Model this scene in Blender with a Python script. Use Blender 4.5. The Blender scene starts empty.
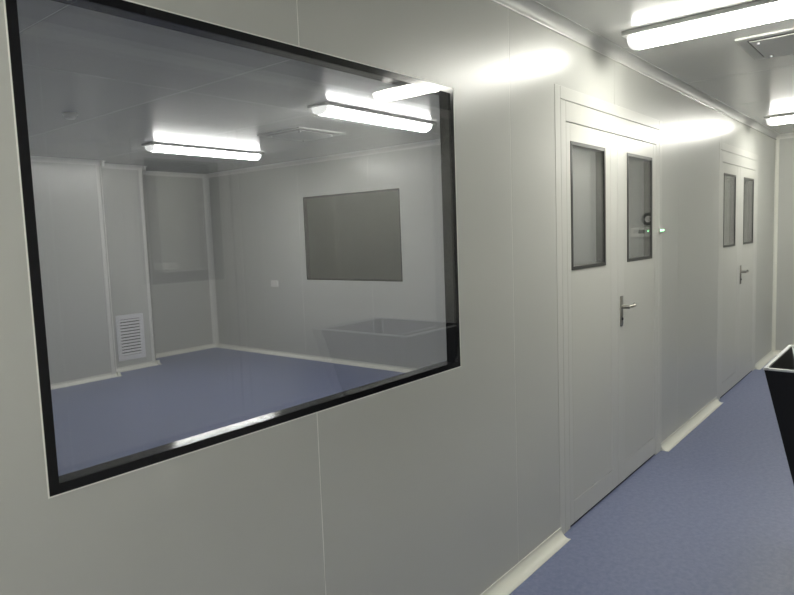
import bpy, bmesh, math, random
from mathutils import Matrix, Vector
random.seed(7)
S = bpy.context.scene
COL = S.collection

# ------------------------------------------------------------------ camera
cam = bpy.data.cameras.new('camera')
cam.sensor_width = 36.0
cam.lens = 36.0 * 650.13 / 794.0
cam.clip_start = 0.02
camo = bpy.data.objects.new('camera', cam)
COL.objects.link(camo)
yaw, pitch, roll = 0.882542, -0.0948024, -0.0363615
fwd = Vector((math.sin(yaw) * math.cos(pitch), math.cos(yaw) * math.cos(pitch), math.sin(pitch)))
rgt = Vector((math.cos(yaw), -math.sin(yaw), 0.0))
up = rgt.cross(fwd)
r2 = math.cos(roll) * rgt + math.sin(roll) * up
u2 = -math.sin(roll) * rgt + math.cos(roll) * up
M = Matrix.Identity(4)
for i in range(3):
    M[i][0], M[i][1], M[i][2] = r2[i], u2[i], -fwd[i]
M[0][3], M[1][3], M[2][3] = 0.0, -1.448, 1.6
camo.matrix_world = M
S.camera = camo

# ------------------------------------------------------------------ world, exposure, lamp levels
w = bpy.data.worlds.new('world'); S.world = w
w.use_nodes = True
w.node_tree.nodes['Background'].inputs[0].default_value = (0.5, 0.5, 0.5, 1)
w.node_tree.nodes['Background'].inputs[1].default_value = 0.0
S.view_settings.view_transform = 'Standard'
S.view_settings.look = 'None'
S.view_settings.gamma = 1.0
S.view_settings.use_curve_mapping = False
S.view_settings.exposure = 0.0
CORRIDOR_LAMP = ((1.0, 0.985, 0.895), 37.0)
ROOM_LAMP = ((1.0, 0.98, 0.945), 37.0)

# ------------------------------------------------------------------ materials
def new_mat(name):
    m = bpy.data.materials.new(name); m.use_nodes = True
    return m, m.node_tree, m.node_tree.nodes['Principled BSDF']

def paint(name, col, rough, var=0.03, rvar=0.04, scale=1.6, spec=0.5, metal=0.0, bump=0.0, bscale=60, coat=0.0, coatr=0.1):
    m, t, b = new_mat(name)
    tc = t.nodes.new('ShaderNodeTexCoord')
    n = t.nodes.new('ShaderNodeTexNoise'); n.inputs['Scale'].default_value = scale; n.inputs['Detail'].default_value = 4
    t.links.new(tc.outputs['Object'], n.inputs['Vector'])
    mx = t.nodes.new('ShaderNodeMix'); mx.data_type = 'RGBA'
    mx.inputs['A'].default_value = (*[c * (1 - var) for c in col], 1)
    mx.inputs['B'].default_value = (*[min(1, c * (1 + var)) for c in col], 1)
    t.links.new(n.outputs['Fac'], mx.inputs['Factor'])
    t.links.new(mx.outputs['Result'], b.inputs['Base Color'])
    mr = t.nodes.new('ShaderNodeMapRange')
    mr.inputs['To Min'].default_value = max(0.0, rough - rvar); mr.inputs['To Max'].default_value = rough + rvar
    t.links.new(n.outputs['Fac'], mr.inputs['Value'])
    t.links.new(mr.outputs['Result'], b.inputs['Roughness'])
    b.inputs['Specular IOR Level'].default_value = spec
    b.inputs['Metallic'].default_value = metal
    b.inputs['Coat Weight'].default_value = coat
    b.inputs['Coat Roughness'].default_value = coatr
    if bump:
        n2 = t.nodes.new('ShaderNodeTexNoise'); n2.inputs['Scale'].default_value = bscale; n2.inputs['Detail'].default_value = 2
        t.links.new(tc.outputs['Object'], n2.inputs['Vector'])
        bp = t.nodes.new('ShaderNodeBump'); bp.inputs['Strength'].default_value = bump; bp.inputs['Distance'].default_value = 0.002
        t.links.new(n2.outputs['Fac'], bp.inputs['Height']); t.links.new(bp.outputs['Normal'], b.inputs['Normal'])
    return m

def emit(name, col, s):
    m, t, b = new_mat(name)
    n = t.nodes.new('ShaderNodeTexNoise'); n.inputs['Scale'].default_value = 3.0
    mx = t.nodes.new('ShaderNodeMix'); mx.data_type = 'RGBA'
    mx.inputs['A'].default_value = (*col, 1); mx.inputs['B'].default_value = (*[c * 0.97 for c in col], 1)
    t.links.new(n.outputs['Fac'], mx.inputs['Factor'])
    b.inputs['Base Color'].default_value = (0.8, 0.8, 0.8, 1)
    t.links.new(mx.outputs['Result'], b.inputs['Emission Color'])
    b.inputs['Emission Strength'].default_value = s
    return m

def glass(name, tint, rough=0.0):
    m = bpy.data.materials.new(name); m.use_nodes = True
    t = m.node_tree; t.nodes.clear()
    out = t.nodes.new('ShaderNodeOutputMaterial')
    tr = t.nodes.new('ShaderNodeBsdfTransparent'); tr.inputs[0].default_value = (*tint, 1)
    gl = t.nodes.new('ShaderNodeBsdfGlossy'); gl.inputs['Roughness'].default_value = rough
    gl.inputs['Color'].default_value = (1, 1, 1, 1)
    geo = t.nodes.new('ShaderNodeNewGeometry')
    mr = t.nodes.new('ShaderNodeMapRange')           # same reflectance on both faces of the pane
    mr.inputs['To Min'].default_value = 1.62; mr.inputs['To Max'].default_value = 1 / 1.62
    t.links.new(geo.outputs['Backfacing'], mr.inputs['Value'])
    fr = t.nodes.new('ShaderNodeFresnel'); t.links.new(mr.outputs['Result'], fr.inputs['IOR'])
    mx = t.nodes.new('ShaderNodeMixShader')
    t.links.new(fr.outputs[0], mx.inputs[0]); t.links.new(tr.outputs[0], mx.inputs[1]); t.links.new(gl.outputs[0], mx.inputs[2])
    t.links.new(mx.outputs[0], out.inputs[0])
    return m

def floor_mat():
    m, t, b = new_mat('blue_vinyl')
    tc = t.nodes.new('ShaderNodeTexCoord')
    n1 = t.nodes.new('ShaderNodeTexNoise'); n1.inputs['Scale'].default_value = 38; n1.inputs['Detail'].default_value = 5; n1.inputs['Roughness'].default_value = 0.7
    n2 = t.nodes.new('ShaderNodeTexNoise'); n2.inputs['Scale'].default_value = 170; n2.inputs['Detail'].default_value = 2
    for n in (n1, n2): t.links.new(tc.outputs['Object'], n.inputs['Vector'])
    r = t.nodes.new('ShaderNodeValToRGB')
    r.color_ramp.elements[0].position = 0.34; r.color_ramp.elements[0].color = (0.158, 0.186, 0.315, 1)
    r.color_ramp.elements[1].position = 0.68; r.color_ramp.elements[1].color = (0.222, 0.248, 0.39, 1)
    t.links.new(n1.outputs['Fac'], r.inputs['Fac'])
    mx = t.nodes.new('ShaderNodeMix'); mx.data_type = 'RGBA'; mx.blend_type = 'OVERLAY'
    mx.inputs['Factor'].default_value = 0.35
    t.links.new(r.outputs['Color'], mx.inputs['A']); t.links.new(n2.outputs['Color'], mx.inputs['B'])
    t.links.new(r.outputs['Color'], b.inputs['Base Color'])
    mr = t.nodes.new('ShaderNodeMapRange'); mr.inputs['To Min'].default_value = 0.29; mr.inputs['To Max'].default_value = 0.39
    t.links.new(n2.outputs['Fac'], mr.inputs['Value']); t.links.new(mr.outputs['Result'], b.inputs['Roughness'])
    bp = t.nodes.new('ShaderNodeBump'); bp.inputs['Strength'].default_value = 0.08; bp.inputs['Distance'].default_value = 0.001
    t.links.new(n2.outputs['Fac'], bp.inputs['Height']); t.links.new(bp.outputs['Normal'], b.inputs['Normal'])
    return m

WALL = paint('wall_panel_paint', (0.54, 0.543, 0.512), 0.30, var=0.015, rvar=0.012, bump=0.02, bscale=35)
CEIL = paint('ceiling_panel_paint', (0.55, 0.553, 0.535), 0.20, var=0.015, rvar=0.02, bump=0.02, bscale=30)
DOOR = paint('door_paint', (0.59, 0.59, 0.55), 0.30, var=0.012, rvar=0.012)
FRAMEM = paint('door_frame_aluminium', (0.61, 0.61, 0.575), 0.31, var=0.01, rvar=0.012)
JOINT = paint('joint_sealant', (0.85, 0.85, 0.80), 0.5)
COVE = paint('cove_white', (0.80, 0.80, 0.73), 0.35, var=0.02)
STRIP = paint('corner_strip_white', (0.74, 0.74, 0.70), 0.45, var=0.02)
TRIM = paint('ceiling_trim_grey', (0.56, 0.562, 0.54), 0.45, var=0.02)
GLINT = paint('lip_glint_white', (0.92, 0.92, 0.88), 0.15, var=0.01, rvar=0.01, spec=1.0)  # bright line of light on the trim lip, put into the colour
FLOOR = floor_mat()
BLACK = paint('black_border', (0.010, 0.010, 0.012), 0.12, var=0.1, rvar=0.02, spec=0.35)
DARKGREY = paint('dark_gasket', (0.035, 0.036, 0.034), 0.3, var=0.1)
RUBBER = paint('black_rubber', (0.01, 0.01, 0.01), 0.7)
GLASS = glass('window_glass', (0.95, 0.955, 0.955))
DIMGLASS = glass('dimmed_glass', (0.80, 0.80, 0.80))  # darkness of the unlit room behind, put into the glass tint
DGLASS = glass('door_glass', (0.95, 0.955, 0.95))
STEEL = paint('brushed_steel', (0.33, 0.32, 0.29), 0.3, metal=1.0, var=0.06, scale=40)
SILVER = paint('silver_edge', (0.58, 0.58, 0.59), 0.34, metal=1.0, var=0.04, rvar=0.02)
PLATE = paint('fixture_plate', (0.72, 0.72, 0.70), 0.4)
CAP = emit('milky_end_cap', (1.0, 0.99, 0.95), 0.9)
LAMP_C = emit('corridor_diffuser', *CORRIDOR_LAMP)
LAMP_R = emit('room_diffuser', *ROOM_LAMP)
VENTW = paint('vent_white', (0.76, 0.76, 0.78), 0.4)
VENTD = paint('vent_dark', (0.10, 0.10, 0.11), 0.7)
WPLASTIC = paint('white_plastic', (0.80, 0.80, 0.76), 0.35)
BINBLK = paint('bin_black', (0.008, 0.008, 0.009), 0.45, var=0.1, spec=0.3)
GREEN = emit('green_glow', (0.22, 1.0, 0.36), 14.0)
DIFFM = paint('diffuser_plate', (0.50, 0.505, 0.49), 0.5)

# ------------------------------------------------------------------ helpers
def prop(o, label=None, cat=None, group=None, kind=None):
    if label: o['label'] = label
    if cat: o['category'] = cat
    if group: o['group'] = group
    if kind: o['kind'] = kind
    return o

def obj(name, bm, mat, parent=None, smooth=False):
    bmesh.ops.recalc_face_normals(bm, faces=bm.faces[:])
    me = bpy.data.meshes.new(name); bm.to_mesh(me); bm.free()
    me.materials.append(mat)
    if smooth:
        for p in me.polygons: p.use_smooth = True
        try: me.set_sharp_from_angle(angle=math.radians(40))
        except Exception: pass
    o = bpy.data.objects.new(name, me); COL.objects.link(o)
    if parent: o.parent = parent
    return o

def empty(name, loc=(0, 0, 0), rz=0.0):
    o = bpy.data.objects.new(name, None); COL.objects.link(o)
    o.empty_display_size = 0.1
    o.location = loc; o.rotation_euler = (0, 0, rz)
    return o

def bevel(bm, wd, seg=1):
    es = [e for e in bm.edges if len(e.link_faces) == 2 and e.calc_face_angle(0) > 0.5]
    if es: bmesh.ops.bevel(bm, geom=es, offset=wd, segments=seg, affect='EDGES', profile=0.5)
    return bm

def box(x0, x1, y0, y1, z0, z1, bev=0.0, seg=1, bm=None):
    b = bmesh.new()
    bmesh.ops.create_cube(b, size=1.0)
    for v in b.verts:
        v.co = Vector((x0 + (v.co.x + .5) * (x1 - x0), y0 + (v.co.y + .5) * (y1 - y0), z0 + (v.co.z + .5) * (z1 - z0)))
    bmesh.ops.recalc_face_normals(b, faces=b.faces[:])
    if bev: bevel(b, bev, seg)
    if bm is None: return b
    me = bpy.data.meshes.new('t'); b.to_mesh(me); b.free(); bm.from_mesh(me); bpy.data.meshes.remove(me)
    return bm

def sweep(profile, p0, p1, mapf, closed=True):
    """extrude a 2D profile [(a,b)...] from p0 to p1 along t; mapf(a,b,t) -> xyz"""
    bm = bmesh.new()
    A = [bm.verts.new(mapf(a, b, p0)) for a, b in profile]
    B = [bm.verts.new(mapf(a, b, p1)) for a, b in profile]
    n = len(profile)
    for i in range(n if closed else n - 1):
        j = (i + 1) % n
        bm.faces.new((A[i], A[j], B[j], B[i]))
    if closed:
        bm.faces.new(A); bm.faces.new(B[::-1])
    return bm

def lathe(prof, n, mapf):
    """prof [(r,h)]"""
    bm = bmesh.new(); rings = []
    for r, h in prof:
        if r < 1e-6: rings.append([bm.verts.new(mapf(0, 0, h))])
        else: rings.append([bm.verts.new(mapf(r * math.cos(2 * math.pi * k / n), r * math.sin(2 * math.pi * k / n), h)) for k in range(n)])
    for a, b in zip(rings, rings[1:]):
        for k in range(n):
            l = (k + 1) % n
            q = [a[k % len(a)], a[l % len(a)], b[l % len(b)], b[k % len(b)]]
            q = list(dict.fromkeys(q))
            if len(q) > 2: bm.faces.new(q)
    for rg, rev in ((rings[0], 1), (rings[-1], 0)):
        if len(rg) > 1: bm.faces.new(rg[::-1] if rev else rg)
    return bm

def panel_bm(u0, u1, v0, v1, w0, w1, holes, mapf, bev=0.0015, tilt=(0, 0)):
    us = sorted({u0, u1} | {c for h in holes for c in (h[0], h[1]) if u0 < c < u1})
    vs = sorted({v0, v1} | {c for h in holes for c in (h[2], h[3]) if v0 < c < v1})
    def inh(u, v): return any(h[0] < u < h[1] and h[2] < v < h[3] for h in holes)
    uc, vc = (u0 + u1) / 2, (v0 + v1) / 2
    bm = bmesh.new(); vc_ = {}
    def V(u, v, k):
        key = (round(u, 5), round(v, 5), k)
        if key not in vc_:
            vc_[key] = bm.verts.new(mapf(u, v, (w0, w1)[k] + tilt[0] * (u - uc) + tilt[1] * (v - vc)))
        return vc_[key]
    cells = {(i, j) for i in range(len(us) - 1) for j in range(len(vs) - 1)
             if not inh((us[i] + us[i + 1]) / 2, (vs[j] + vs[j + 1]) / 2)}
    for i, j in cells:
        a, b, c, d = us[i], us[i + 1], vs[j], vs[j + 1]
        for k in (0, 1):
            bm.faces.new([V(a, c, k), V(b, c, k), V(b, d, k), V(a, d, k)])
        for (di, dj, p, q_) in ((-1, 0, (a, c), (a, d)), (1, 0, (b, c), (b, d)), (0, -1, (a, c), (b, c)), (0, 1, (a, d), (b, d))):
            if (i + di, j + dj) not in cells:
                bm.faces.new([V(*p, 0), V(*q_, 0), V(*q_, 1), V(*p, 1)])
    bmesh.ops.recalc_face_normals(bm, faces=bm.faces[:])
    if bev: bevel(bm, bev)
    return bm

def wall_of_panels(name, label, mapf, seams, v0, v1, w0, w1, holes, mat, tiltamp=0.0, vseams=None, gap=0.003, stripw=None):
    """root mesh = the recessed joint strips, children = the panels"""
    vsm = vseams or [v0, v1]
    bm = bmesh.new()
    jm = []
    wa, wb = w0 + 0.001, w1 - 0.001
    if stripw: wa, wb = stripw
    root = bpy.data.objects.new(name, None)
    def free(vs_, u):
        segs = [(v0, v1)]
        for h in holes:
            if h[0] - 0.02 < u < h[1] + 0.02:
                n = []
                for a, b in segs:
                    if h[2] > a: n.append((a, min(b, h[2])))
                    if h[3] < b: n.append((max(a, h[3]), b))
                segs = [s for s in n if s[1] - s[0] > 0.005]
        return segs
    def addbox(u0_, u1_, v0_, v1_):
        c = [bm.verts.new(mapf(u, v, ww)) for ww in (wa, wb) for v in (v0_, v1_) for u in (u0_, u1_)]
        for f in ((0, 1, 3, 2), (4, 6, 7, 5), (0, 4, 5, 1), (2, 3, 7, 6), (0, 2, 6, 4), (1, 5, 7, 3)):
            bm.faces.new([c[k] for k in f])
    for s in seams:
        for a, b in free(None, s): addbox(s - 0.012, s + 0.012, a, b)
    for s in vsm[1:-1]: addbox(seams[0], seams[-1], s - 0.012, s + 0.012)
    root = obj(name, bm, JOINT)
    prop(root, label, 'wall' if name.startswith('wall') else name.split('_')[0], None, 'structure')
    for i, (a, b) in enumerate(zip(seams, seams[1:])):
        for c, d in zip(vsm, vsm[1:]):
            hs = [h for h in holes if h[1] > a and h[0] < b and h[3] > c and h[2] < d]
            tl = (random.uniform(-tiltamp, tiltamp), 0.0)
            obj('panel', panel_bm(a + gap / 2, b - gap / 2, c + gap / 2, d - gap / 2, w0, w1, hs, mapf, tilt=tl), mat, root)
    return root

mX = lambda u, v, w_: (u, w_, v)       # wall running along X
mY = lambda u, v, w_: (w_, u, v)       # wall running along Y
mZ = lambda u, v, w_: (u, v, w_)       # ceiling

# ------------------------------------------------------------------ dimensions
H = 2.618
W = 1.73                 # corridor width
XE = 8.90                # corridor end wall
XB = -4.2                # corridor end behind the camera
SEAM = [XB, -3.59, -2.36, -1.12, 0.118, 1.353, 2.590, 3.812, 5.07, 6.328, 7.57, XE]
RX = 5.88                # room side wall
RXL = -1.12              # far left end of the room
WIN = (0.561, 2.147, 1.068, 2.159)
D1 = 3.03; D2 = 3.03 + 3.215
DW, DH = 1.655, 2.312    # outside of the door frame
COVER = 0.05             # cove radius

# ------------------------------------------------------------------ shell
fl = obj('floor', box(XB - .1, XE + .1, -W - .1, 7.4, -0.08, 0.0), FLOOR)
prop(fl, 'blue speckled vinyl floor of the corridor and rooms', 'floor', None, 'structure')

wall_of_panels('wall_left', 'pale grey sandwich panel wall with the large black edged window', mX, SEAM, 0.0, H, 0.0, 0.05,
               [WIN, (D1 + .01, D1 + DW - .01, -1, DH - .01), (D2 + .01, D2 + DW - .01, -1, DH - .01)], WALL, tiltamp=0.0012, stripw=(0.0012, 0.048))
OD = (1.64, 2.50)        # single door across the corridor
wall_of_panels('wall_right', 'pale grey panel wall on the camera side of the corridor', mX, SEAM, 0.0, H, -W - 0.05, -W,
               [(OD[0], OD[1], -1, DH)], WALL, tiltamp=0.001)
wall_of_panels('wall_end', 'pale panel wall closing the far end of the corridor', mY, [-W, -0.62, 0.0], 0, H, XE, XE + 0.05, [], WALL)
wall_of_panels('wall_behind', 'pale panel wall closing the corridor behind the camera', mY, [-W, -0.62, 0.0], 0, H, XB - 0.05, XB, [], WALL)
# the room behind the glass, stepped back wall
Y1, Y2, Y3, XS1, XS2 = 6.28, 6.52, 7.02, 3.89, 4.57
wall_of_panels('wall_back', 'stepped back wall of the room behind the glass', mX, [RXL, 0.118, 1.353, 2.59, XS1], 0, H, Y1, Y1 + 0.05, [], WALL)
bk = bpy.data.objects['wall_back']
obj('panel', panel_bm(XS1, XS2, 0, H, Y2, Y2 + 0.05, [], mX), WALL, bk)
obj('panel', panel_bm(XS2, RX, 0, H, Y3, Y3 + 0.05, [], mX), WALL, bk)
obj('panel', panel_bm(Y1, Y2 + .05, 0, H, XS1 - 0.05, XS1, [], mY), WALL, bk)
obj('panel', panel_bm(Y2, Y3 + .05, 0, H, XS2 - 0.05, XS2, [], mY), WALL, bk)
SW = (3.29, 4.92, 1.062, 2.145)
wall_of_panels('wall_side', 'grey side wall of the room with a dark window in it', mY, [0.05, 1.29, 2.53, 3.77, 5.01, 6.25, Y3], 0, H, RX, RX + 0.05, [SW], WALL)
wall_of_panels('wall_room_left', 'pale panel wall at the hidden left end of the room', mY, [0.05, 1.29, 2.53, 3.77, 5.01, Y1], 0, H, RXL - 0.05, RXL, [], WALL)
# unlit neighbouring room
wall_of_panels('wall_neighbour_back', 'panel wall at the back of the unlit neighbouring room', mX, [RX + .05, 7.2, XE], 0, H, 5.6, 5.65, [], WALL)
wall_of_panels('wall_neighbour_end', 'panel wall at the far end of the unlit neighbouring room', mY, [0.05, 1.9, 3.75, 5.6], 0, H, XE, XE + .05, [], WALL)

# ceiling panels
DIFC = (4.10, 4.68, -1.16, -0.57)
wall_of_panels('ceiling', 'glossy pale grey panel ceiling over the corridor and rooms', mZ, SEAM, -W, 7.1, H, H + 0.05, [], CEIL,
               tiltamp=0.0, gap=0.004, vseams=[-W, 0.025, 2.47, 5.06, 7.1])

# ------------------------------------------------------------------ coves
def quarter(r, n=8, t=0.004):
    """concave cove profile: a = out from the wall, b = up/down along it, closed"""
    arc = [(r - r * math.sin(k / n * math.pi / 2), r - r * math.cos(k / n * math.pi / 2)) for k in range(n + 1)]
    # arc goes from (r,0) on the floor to (0,r) on the wall
    return [(0.0, 0.0), (r + 0.004, 0.0), (r + 0.004, 0.003)] + arc[1:-1] + [(0.0035, r - 0.003), (0.0035, r + 0.004), (0.0, r + 0.004)]

def cove(parent, p0, p1, mapf, mat=COVE, r=COVER):
    return obj('cove_segment', sweep(quarter(r), p0, p1, mapf), mat, parent, smooth=True)

def struct_empty(name, label, cat):
    return prop(empty(name), label, cat, None, 'structure')

bl = struct_empty('baseboard_left', 'off-white curved skirting along the corridor wall, broken at the doors', 'baseboard')
fX = lambda a, b, t: (t, -a, b)
for p0, p1 in ((XB, D1 + 0.012), (D1 + DW - 0.012, D2 + 0.01), (D2 + DW - 0.01, XE)):
    cove(bl, p0, p1, fX)
br = struct_empty('baseboard_right', 'off-white curved skirting on the camera side of the corridor', 'baseboard')
for p0, p1 in ((XB, OD[0]), (OD[1], XE)):
    cove(br, p0, p1, lambda a, b, t: (t, -W + a, b))
be = struct_empty('baseboard_end', 'off-white curved skirting below the corridor end wall', 'baseboard')
cove(be, -W, 0, lambda a, b, t: (XE - a, t, b))
bb = struct_empty('baseboard_back', 'off-white curved skirting along the stepped room wall', 'baseboard')
cove(bb, RXL, XS1 + 0.05, lambda a, b, t: (t, Y1 - a, b))
cove(bb, XS1, XS2 + 0.05, lambda a, b, t: (t, Y2 - a, b))
cove(bb, XS2, RX, lambda a, b, t: (t, Y3 - a, b))
cove(bb, Y1 - .05, Y2, lambda a, b, t: (XS1 + a, t, b))
cove(bb, Y2 - .05, Y3, lambda a, b, t: (XS2 + a, t, b))
bs = struct_empty('baseboard_side', 'off-white curved skirting along the side wall of the room', 'baseboard')
cove(bs, 0.05, Y3, lambda a, b, t: (RX - a, t, b))

t1 = struct_empty('trim_1', 'pale curved trim between corridor wall and ceiling', 'trim')
c1 = cove(t1, XB, XE, lambda a, b, t: (t, -a, H - b), TRIM)
obj('glint_bead', box(XB, XE, -.008, 0.002, H - .0595, H - .0505, .0042, 4), GLINT, c1, smooth=True)  # bead painted white for the light the lower lip catches
t2 = struct_empty('trim_2', 'pale curved ceiling trim on the camera side of the corridor', 'trim')
cove(t2, XB, XE, lambda a, b, t: (t, -W + a, H - b), STRIP)
t3 = struct_empty('trim_3', 'pale curved trim between corridor end wall and ceiling', 'trim')
cove(t3, -W, 0, lambda a, b, t: (XE - a, t, H - b), STRIP)
t4 = struct_empty('trim_4', 'pale curved ceiling trim around the room behind the glass', 'trim')
cove(t4, RXL, XS1 + 0.05, lambda a, b, t: (t, Y1 - a, H - b), STRIP)
cove(t4, XS1, XS2 + 0.05, lambda a, b, t: (t, Y2 - a, H - b), STRIP)
cove(t4, XS2, RX, lambda a, b, t: (t, Y3 - a, H - b), STRIP)
cove(t4, 0.05, Y3, lambda a, b, t: (RX - a, t, H - b), STRIP)
cove(t4, Y1 - .05, Y2, lambda a, b, t: (XS1 + a, t, H - b), STRIP)
cove(t4, Y2 - .05, Y3, lambda a, b, t: (XS2 + a, t, H - b), STRIP)
t5 = struct_empty('trim_5', 'white vertical corner strip where corridor wall meets end wall', 'trim')
cove(t5, 0, H, lambda a, b, t: (XE - b, -a, t), COVE, 0.032)
t6 = struct_empty('trim_6', 'white vertical corner strips on the stepped room wall', 'trim')
def outer_strip(x, y):
    n = 6; r = 0.028
    pr = [(x - 2 * r, y - 0.004), (x - 2 * r, y + .01), (x - .01, y + .01), (x - .01, y + 2 * r), (x + 0.004, y + 2 * r)]
    pr += [(x + 0.004 - r + r * math.cos(k / n * math.pi / 2), y - 0.004 + r - r * math.sin(k / n * math.pi / 2)) for k in range(n + 1)]
    obj('corner_strip', sweep(pr, 0.03, H - .03, lambda a, b, t: (a, b, t)), STRIP, t6, smooth=True)
outer_strip(XS1, Y1); outer_strip(XS2, Y2)
obj('corner_strip', sweep(quarter(0.06), 0, H, lambda a, b, t: (RX - a, Y3 - b, t)), STRIP, t6, smooth=True)
obj('corner_strip', sweep(quarter(0.05), 0, H, lambda a, b, t: (RX - a, 0.05 + b, t)), STRIP, t6, smooth=True)

# ------------------------------------------------------------------ windows (double glazed, flush, black border)
def ring_bm(u0, u1, v0, v1, wd, w0, w1, mapf, bev=0.0):
    return panel_bm(u0, u1, v0, v1, w0, w1, [(u0 + wd, u1 - wd, v0 + wd, v1 - wd)], mapf, bev=bev)

def flush_window(name, label, r, w0, w1, mapf, border=0.022, gm=None):
    root = struct_empty(name, label, 'window')
    u0, u1, v0, v1 = r
    d = 1 if w1 > w0 else -1
    obj('border_frame', ring_bm(u0, u1, v0, v1, border, min(w0 - d * .0005, w1 + d * .0005), max(w0 - d * .0005, w1 + d * .0005), mapf), BLACK, root)
    obj('glass_pane', panel_bm(u0 + border, u1 - border, v0 + border, v1 - border, min(w0 - d * .0005, w0 + d * .004), max(w0 - d * .0005, w0 + d * .004), [], mapf, bev=0), gm or GLASS, root)
    obj('glass_pane', panel_bm(u0 + border, u1 - border, v0 + border, v1 - border, min(w1 + d * .0005, w1 - d * .004), max(w1 + d * .0005, w1 - d * .004), [], mapf, bev=0), gm or GLASS, root)
    # thin sealant bead outside the border
    obj('sealant_bead', ring_bm(u0 - .003, u1 + .003, v0 - .003, v1 + .003, .0032, min(w0, w0 - d * .0012), max(w0, w0 - d * .0012), mapf), JOINT, root)
    return root
flush_window('window_1', 'large black edged double glazed window in the corridor wall', WIN, 0.0, 0.05, mX)
flush_window('window_2', 'dark window in the side wall of the room beyond', SW, RX, RX + 0.05, mY, gm=DIMGLASS)

# ------------------------------------------------------------------ doors
def lever_handle(leaf, x, d, y0, z=1.12):
    """long plate with lever, d = direction of the lever, y0 = leaf face (corridor towards -y)"""
    pl = obj('handle_plate', box(x - .019, x + .019, y0 - .008, y0, 1.0, 1.185, .003, 2), STEEL, leaf, smooth=True)
    prop(pl, 'brushed steel handle plate')
    mf = lambda a, b, h: (x + a, y0 - h, z + b)
    bm = lathe([(.012, .006), (.012, .05), (.009, .056), (0, .056)], 16, mf)
    # lever: swept tube
    path = [(x, y0 - .045, z), (x + d * .03, y0 - .05, z), (x + d * .085, y0 - .052, z - .002), (x + d * .115, y0 - .046, z + .001), (x + d * .130, y0 - .036, z + .006)]
    rad = [.011, .010, .009, .009, .008]
    prev = None; n = 10
    for i, (p, r) in enumerate(zip(path, rad)):
        a = Vector(path[max(0, i - 1)]); b = Vector(path[min(len(path) - 1, i + 1)])
        t = (b - a).normalized(); s = t.cross(Vector((0, 0, 1))).normalized(); u = s.cross(t)
        ringv = [bm.verts.new(Vector(p) + r * (math.cos(2 * math.pi * k / n) * s + math.sin(2 * math.pi * k / n) * u)) for k in range(n)]
        if prev:
            for k in range(n): bm.faces.new((prev[k], prev[(k + 1) % n], ringv[(k + 1) % n], ringv[k]))
        else: bm.faces.new(ringv)
        prev = ringv
    bm.faces.new(prev[::-1])
    prop(obj('lever', bm, STEEL, leaf, smooth=True), 'brushed steel lever')
    mk = lambda a, b, h: (x + a, y0 - h, 1.045 + b)
    obj('keyhole', lathe([(.009, .006), (.009, .012), (0, .012)], 14, mk), RUBBER, leaf)

def door_leaf(root, x0, x1, hinge, y0, ytop=2.143, win=None, handle=None, fw=.018):
    """hinge: 'l' or 'r'. y0 = corridor face"""
    th = 0.045
    hs, ms = 0.05, 0.108
    if hinge == 'l': a, b = x0 + hs, x1 - ms
    else: a, b = x0 + ms, x1 - hs
    z0 = 0.014
    leaf = obj('door_leaf', panel_bm(a + .0008, b - .0008, z0 + .126, ytop, y0 + .0008, y0 + th, [win], mX, bev=.0008), DOOR, root)
    obj('stile', box(x0 + .0015, a - .0003, y0, y0 + th, z0, ytop, .0015), FRAMEM, leaf)
    obj('stile', box(b + .0003, x1 - .0015, y0, y0 + th, z0, ytop, .0015), FRAMEM, leaf)
    obj('rail', box(a, b, y0, y0 + th, z0, z0 + .1235, .0015), FRAMEM, leaf)
    obj('door_sweep', box(x0, x1, y0 + .006, y0 + th - .005, 0.001, z0 + .002), RUBBER, leaf)
    u0, u1, v0, v1 = win
    obj('window_frame', ring_bm(u0, u1, v0, v1, fw, y0 - .003, y0 + th + .003, mX), DARKGREY, leaf)
    obj('glass_pane', panel_bm(u0 + .016, u1 - .016, v0 + .016, v1 - .016, y0 + th - .008, y0 + th - .003, [], mX, bev=0), DGLASS, leaf)
    obj('glass_pane', panel_bm(u0 + .016, u1 - .016, v0 + .016, v1 - .016, y0 + .001, y0 + .006, [], mX, bev=0), DGLASS, leaf)
    if handle: lever_handle(leaf, handle[0], handle[1], y0)
    return leaf

def frame_parts(root, x0, x1, yf, mat=FRAMEM):
    """outer cover strip + inner jamb around an opening, open at the bottom; yf = corridor face"""
    def u_shape(a, b, top, wd, y0, y1, tw=None):
        bm = bmesh.new()
        for q in ((a, a + wd, 0.0, top), (b - wd, b, 0.0, top), (a + wd, b - wd, top - (tw or wd), top)):
            box(q[0], q[1], y0, y1, q[2], q[3], .0015, 1, bm)
        return bm
    prop(obj('frame_cover', u_shape(x0, x1, DH, .062, yf - .002, yf + .0535), mat, root))
    obj('frame_jamb', u_shape(x0 + .0648, x1 - .0648, DH - .0648,   .06, yf - .0012, yf + .052, .1005), mat, root)
    # dark rebate between the two
    bm = bmesh.new()
    for q in ((x0 + .05, x0 + .08, 0.0, DH - .05), (x1 - .08, x1 - .05, 0.0, DH - .05), (x0 + .08, x1 - .08, DH - .08, DH - .05)):
        box(q[0], q[1], yf + .012, yf + .04, q[2], q[3], 0, 1, bm)
    obj('rebate', bm, RUBBER, root)
    # stop / gasket behind the leaf edges
    bm = bmesh.new()
    for q in ((x0 + .122, x0 + .136, 0.0, 2.16), (x1 - .136, x1 - .122, 0.0, 2.16), (x0 + .136, x1 - .136, 2.13, 2.16)):
        box(q[0], q[1], yf + .046, yf + .053, q[2], q[3], 0, 1, bm)
    obj('gasket', bm, RUBBER, root)

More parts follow.
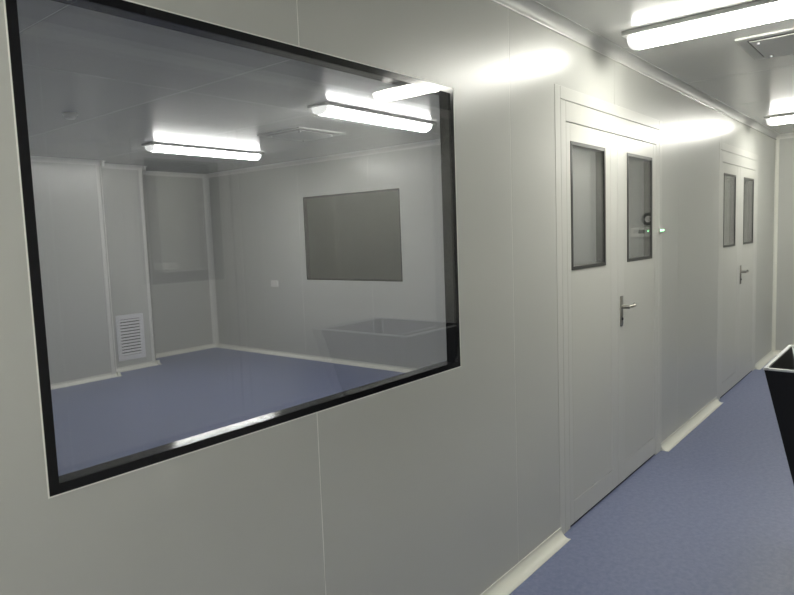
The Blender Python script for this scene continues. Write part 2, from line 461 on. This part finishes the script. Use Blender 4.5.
def double_door(name, label, x0):
    root = struct_empty(name, label, 'door')
    frame_parts(root, x0, x0 + DW, 0.0)
    a, m, b = x0 + .1265, x0 + .829, x0 + DW - .1265
    door_leaf(root, a, m, 'l', 0.0, win=(x0 + .176, x0 + .638, 1.386, 2.052))
    door_leaf(root, m, b, 'r', 0.0, win=(x0 + .986, x0 + 1.446, 1.386, 2.052), handle=(x0 + .878, 1))
    obj('astragal', box(m - .006, m + .02, 0.0455, .052, .02, 2.13), RUBBER, root)
    return root
dd = double_door('door_1', 'pale double door with two dark edged windows, nearer one', D1)
hb_ = obj('dot_block', box(4.602, 4.672, -.016, -.003, 1.555, 1.585, .003, 2), FRAMEM, dd)  # raised block with two small glowing green dots
for xx in (4.610, 4.662):
    obj('green_dot', lathe([(.0045, .0), (.0045, .003), (0, .0045)], 10, lambda a, b, h, xx=xx: (xx + a, -.016 - h, 1.57 + b)), GREEN, hb_)
double_door('door_2', 'pale double door with two narrow looking windows near the corridor end', D2)

d3 = struct_empty('door_3', 'pale single door across the corridor, mirrored in the big window', 'door')
def flipy(o):
    return o
# single door on the camera side: built facing -y at the origin, then turned round
fr = d3
d3.location = ((OD[0] + OD[1]) / 2, -W, 0); d3.rotation_euler = (0, 0, math.pi)
hw = (OD[1] - OD[0]) / 2
frame_parts(d3, -hw, hw, 0.0)
cxo = (OD[0] + OD[1]) / 2
door_leaf(d3, -hw + .1265, hw - .1265, 'r', 0.0, win=(cxo - 2.29, cxo - 1.836, 1.386, 2.052), handle=None, fw=.06)
# space added behind the single door so its mirrored window looks bright
# lit lobby behind the single door
for nm, lb, bx in (('wall_lobby_back', 'back wall of the lobby behind the single door', (.6, 3.6, -W - 1.65, -W - 1.6, 0, H)),
                   ('wall_lobby_left', 'left wall of the lobby behind the single door', (.6, .65, -W - 1.6, -W - .05, 0, H)),
                   ('wall_lobby_right', 'right wall of the lobby behind the single door', (3.55, 3.6, -W - 1.6, -W - .05, 0, H))):
    prop(obj(nm, box(*bx), WALL), lb, 'wall', None, 'structure')
prop(obj('ceiling_lobby', box(.6, 3.6, -W - 1.65, -W - .0, H + .001, H + .05), CEIL), 'ceiling of the lobby behind the single door', 'ceiling', None, 'structure')
prop(obj('floor_lobby', box(.6, 3.6, -W - 1.65, -W - .1, -.08, 0), FLOOR), 'blue floor of the lobby behind the single door', 'floor', None, 'structure')

# ------------------------------------------------------------------ ceiling lights
def ceiling_light(label, c, along, L, mat, group):
    root = empty('ceiling_light', (c[0], c[1], H), 0.0 if along == 'x' else math.pi / 2)
    prop(root, label, 'ceiling light', group)
    obj('base_plate', box(-L / 2, L / 2, -.10, .10, -.022, 0.0, .003), PLATE, root)
    n = 14; hwid, drop = .078, .056
    prof = [(hwid * math.cos(math.pi * k / n), -.022 - drop * (math.sin(math.pi * k / n) ** 0.8)) for k in range(n + 1)]
    e = L / 2 - .05
    obj('diffuser', sweep(prof, -e, e, lambda a, b, t: (t, a, b)), mat, root, smooth=True)
    for s in (-1, 1):
        bm = bmesh.new(); rings = []
        for t, k in ((e, 1.0), (e + .02, .98), (e + .032, .86), (e + .038, .6)):
            rings.append([bm.verts.new((s * t, a * k, -.022 + (b + .022) * k)) for a, b in prof])
        for A, B in zip(rings, rings[1:]):
            for i in range(len(prof)):
                j = (i + 1) % len(prof)
                bm.faces.new((A[i], A[j], B[j], B[i]))
        bm.faces.new(rings[-1]); bm.faces.new(rings[0][::-1])
        obj('end_cap', bm, CAP, root, smooth=True)
    return root
G1 = 'fluorescent lights across the corridor ceiling'
LY = -0.85
ceiling_light('bright tube light crossing the corridor ceiling above the nearer double door', (3.59, LY), 'y', 1.38, LAMP_C, G1)
ceiling_light('tube light crossing the ceiling at the far end of the corridor', (7.35, LY), 'y', 1.38, LAMP_C, G1)
ceiling_light('tube light on the corridor ceiling above the camera', (-0.6, LY), 'y', 1.38, LAMP_C, G1)
ceiling_light('tube light on the corridor ceiling well behind the camera', (-3.2, LY), 'y', 1.38, LAMP_C, G1)
ceiling_light('tube light added in the lobby behind the single door', (2.1, -W - .95), 'x', 1.38, LAMP_C, 'added lobby lights')  # added lamp, brightens the lobby seen mirrored through the door window
G2 = 'fluorescent lights in the room behind the glass'
ceiling_light('tube light in the glazed room close to the side wall window', (4.25, 2.19), 'x', 1.42, LAMP_R, G2)
ceiling_light('tube light in the glazed room near its stepped back wall', (4.305, 4.70), 'x', 1.43, LAMP_R, G2)
ceiling_light('tube light at the hidden left of the glazed room', (0.5, 4.3), 'x', 1.40, LAMP_R, G2)

# ------------------------------------------------------------------ ceiling fittings
def air_diffuser(label, x0, x1, y0, y1):
    cx, cy = (x0 + x1) / 2, (y0 + y1) / 2
    root = empty('air_diffuser', (cx, cy, H)); prop(root, label, 'air diffuser', 'air supply diffusers in the ceiling')
    a, b = (x1 - x0) / 2, (y1 - y0) / 2
    obj('frame', panel_bm(-a, a, -b, b, -.012, 0.0, [(-a + .05, a - .05, -b + .05, b - .05)], mZ, bev=.002), DIFFM, root)
    obj('backing', box(-a + .045, a - .045, -b + .045, b - .045, -.003, 0.0), VENTD, root)
    pl = obj('perforated_plate', box(-a + .062, a - .062, -b + .062, b - .062, -.02, -.014, .002), DIFFM, root)
    for sx in (-1, 1):
        for sy in (-1, 1):
            mf = lambda p, q_, h, sx=sx, sy=sy: (sx * (a - .10) + p, sy * (b - .10) + q_, -.02 - h)
            obj('fixing_knob', lathe([(.013, 0), (.013, .010), (.008, .014), (0, .014)], 12, mf), SILVER, root, smooth=True)
    return root
air_diffuser('square air diffuser in the corridor ceiling just past the bright light', *DIFC)
air_diffuser('square air diffuser in the ceiling of the glazed room', 4.12, 4.74, 3.02, 3.62)

sd = empty('smoke_detector', (2.37, 3.66, H)); prop(sd, 'small round smoke detector on the ceiling of the glazed room', 'smoke detector')
mz = lambda a, b, h: (a, b, -h)
obj('base', lathe([(.055, 0), (.055, .012), (.050, .016), (0, .016)], 24, mz), WPLASTIC, sd, smooth=True)
obj('sensor_dome', lathe([(.042, .016), (.042, .030), (.036, .040), (.018, .046), (0, .047)], 24, mz), WPLASTIC, sd, smooth=True)

# ------------------------------------------------------------------ return air grille on the stepped wall
vg = empty('air_grille', (4.05, Y2, 0.13)); prop(vg, 'white louvred return air grille low on the stepped wall', 'air grille')
vw, vh = 0.375, 0.585
obj('frame', panel_bm(0, vw, 0, vh, -.014, 0.0, [(.055, vw - .055, .06, vh - .055)], mX, bev=.002), VENTW, vg)
obj('backing', box(.05, vw - .05, -.003, -.0005, .055, vh - .05), VENTD, vg)
ns = 12; pit = (vh - .115) / ns
sl = None
for k in range(ns):
    z = .06 + (k + .5) * pit
    if sl is None:
        bm = box(.055, vw - .055, -.0015, .0015, -.0135, .0135)
        bmesh.ops.rotate(bm, cent=(0, 0, 0), matrix=Matrix.Rotation(math.radians(-28), 3, 'X'), verts=bm.verts[:])
        sl = obj('slat', bm, VENTW, vg); sl.location = (0, -.0105, z)
    else:
        c = sl.copy(); COL.objects.link(c); c.parent = vg; c.location = (0, -.0105, z)

# light switch on the side wall
sw = empty('wall_switch', (RX, 5.57, 1.0)); prop(sw, 'small white switch plate on the side wall left of its window', 'switch')
obj('switch_plate', box(-.009, 0, -.075, .075, -.045, .045, .003, 2), WPLASTIC, sw)
for dy in (-.036, .036): obj('rocker', box(-.013, -.008, dy - .03, dy + .03, -.03, .03, .002), WPLASTIC, sw)

# notice sticker on the single door's window
st = obj('notice_sticker', box(1.905, 1.995, -W + .0002, -W + .0012, 1.462, 1.498), WPLASTIC)
prop(st, 'small white sticker on the glass of the single door', 'sticker')

# control box on the end wall, seen mirrored beside the nearer door
cb = empty('access_control_box', (XE, -1.45, 1.54)); prop(cb, 'white access control box with green lights on the end wall', 'control box')
obj('housing', box(-.035, 0, -.24, .13, -.075, .05, .004, 2), WPLASTIC, cb)
obj('display', box(-.038, -.034, -.14, -.06, -.03, .02, .001), BLACK, cb)
for dy in (-.015, .095, .12): obj('green_dot', lathe([(.007, .03), (.007, .04), (0, .043)], 10, lambda a, b, h, dy=dy: (-h, dy + a, b + .0)), GREEN, cb)
bz = empty('alarm_ring', (XE, -1.47, 1.70)); prop(bz, 'black ring shaped alarm on the end wall above the control box', 'alarm')
obj('ring', lathe([(.045, 0), (.085, 0), (.085, .03), (.075, .04), (.055, .04), (.045, .03), (.045, 0.0001)], 24, lambda a, b, h: (-h, a, b)), DARKGREY, bz, smooth=True)
obj('centre', lathe([(.044, 0), (.044, .01), (0, .012)], 24, lambda a, b, h: (-h, a, b)), WPLASTIC, bz)

# ------------------------------------------------------------------ black flared bin at the right edge
HB, BX0, BX1, BY0, BY1, TAP = 1.0, 2.98, 3.60, -0.935, -1.66, 0.20
bn = empty('flared_bin', ((BX0 + BX1) / 2, (BY0 + BY1) / 2, 0)); prop(bn, 'black flared open bin with a silver rim standing in the corridor', 'bin')
hx, hy = (BX1 - BX0) / 2, (BY0 - BY1) / 2
def corner(sx, sy, z, inset=0.0):
    k = TAP * (1 - z / HB)
    return Vector((sx * (hx - k - inset), sy * (hy - k - inset), z))
bm = bmesh.new()
q4 = [(-1, 1), (1, 1), (1, -1), (-1, -1)]
o0 = [bm.verts.new(corner(*s, 0.0)) for s in q4]; o1 = [bm.verts.new(corner(*s, HB)) for s in q4]
i0 = [bm.verts.new(corner(*s, 0.03, .014)) for s in q4]; i1 = [bm.verts.new(corner(*s, HB, .014)) for s in q4]
for k in range(4):
    l = (k + 1) % 4
    bm.faces.new((o0[k], o0[l], o1[l], o1[k])); bm.faces.new((i0[k], i1[k], i1[l], i0[l])); bm.faces.new((o1[k], o1[l], i1[l], i1[k]))
bm.faces.new(o0[::-1]); bm.faces.new(i0)
obj('bin_body', bm, BINBLK, bn)
for k in range(4):
    l = (k + 1) % 4
    A, B = corner(*q4[k], HB), corner(*q4[l], HB)
    x0_, x1_ = sorted((A.x, B.x)); y0_, y1_ = sorted((A.y, B.y))
    t = .009
    if k % 2 == 0: bm = box(x0_ - .003, x1_ + .003, (y0_ - .003) if q4[k][1] > 0 else y0_ - .003, y0_ + .003, HB - .004, HB + .006, .001) if False else box(x0_ - .003, x1_ + .003, (A.y - .012 if q4[k][1] > 0 else A.y - .003), (A.y + .003 if q4[k][1] > 0 else A.y + .012), HB - .004, HB + .005, .001)
    else: bm = box((A.x - .012 if q4[k][0] > 0 else A.x - .003), (A.x + .003 if q4[k][0] > 0 else A.x + .012), y0_ + .012, y1_ - .012, HB - .004, HB + .005, .001)
    prop(obj('rim_edge', bm, SILVER, bn), 'silver rim edge')
for s in q4:
    A, B = corner(*s, HB, .016), corner(*s, .04, .016)
    bm = bmesh.new()
    r = .004
    vs = [[bm.verts.new(P + Vector((dx * r, dy * r, 0))) for dx, dy in ((-1, -1), (1, -1), (1, 1), (-1, 1))] for P in (A, B)]
    for i in range(4): bm.faces.new((vs[0][i], vs[0][(i + 1) % 4], vs[1][(i + 1) % 4], vs[1][i]))
    bm.faces.new(vs[0]); bm.faces.new(vs[1][::-1])
    prop(obj('corner_trim', bm, SILVER, bn), 'silver inner corner trim')
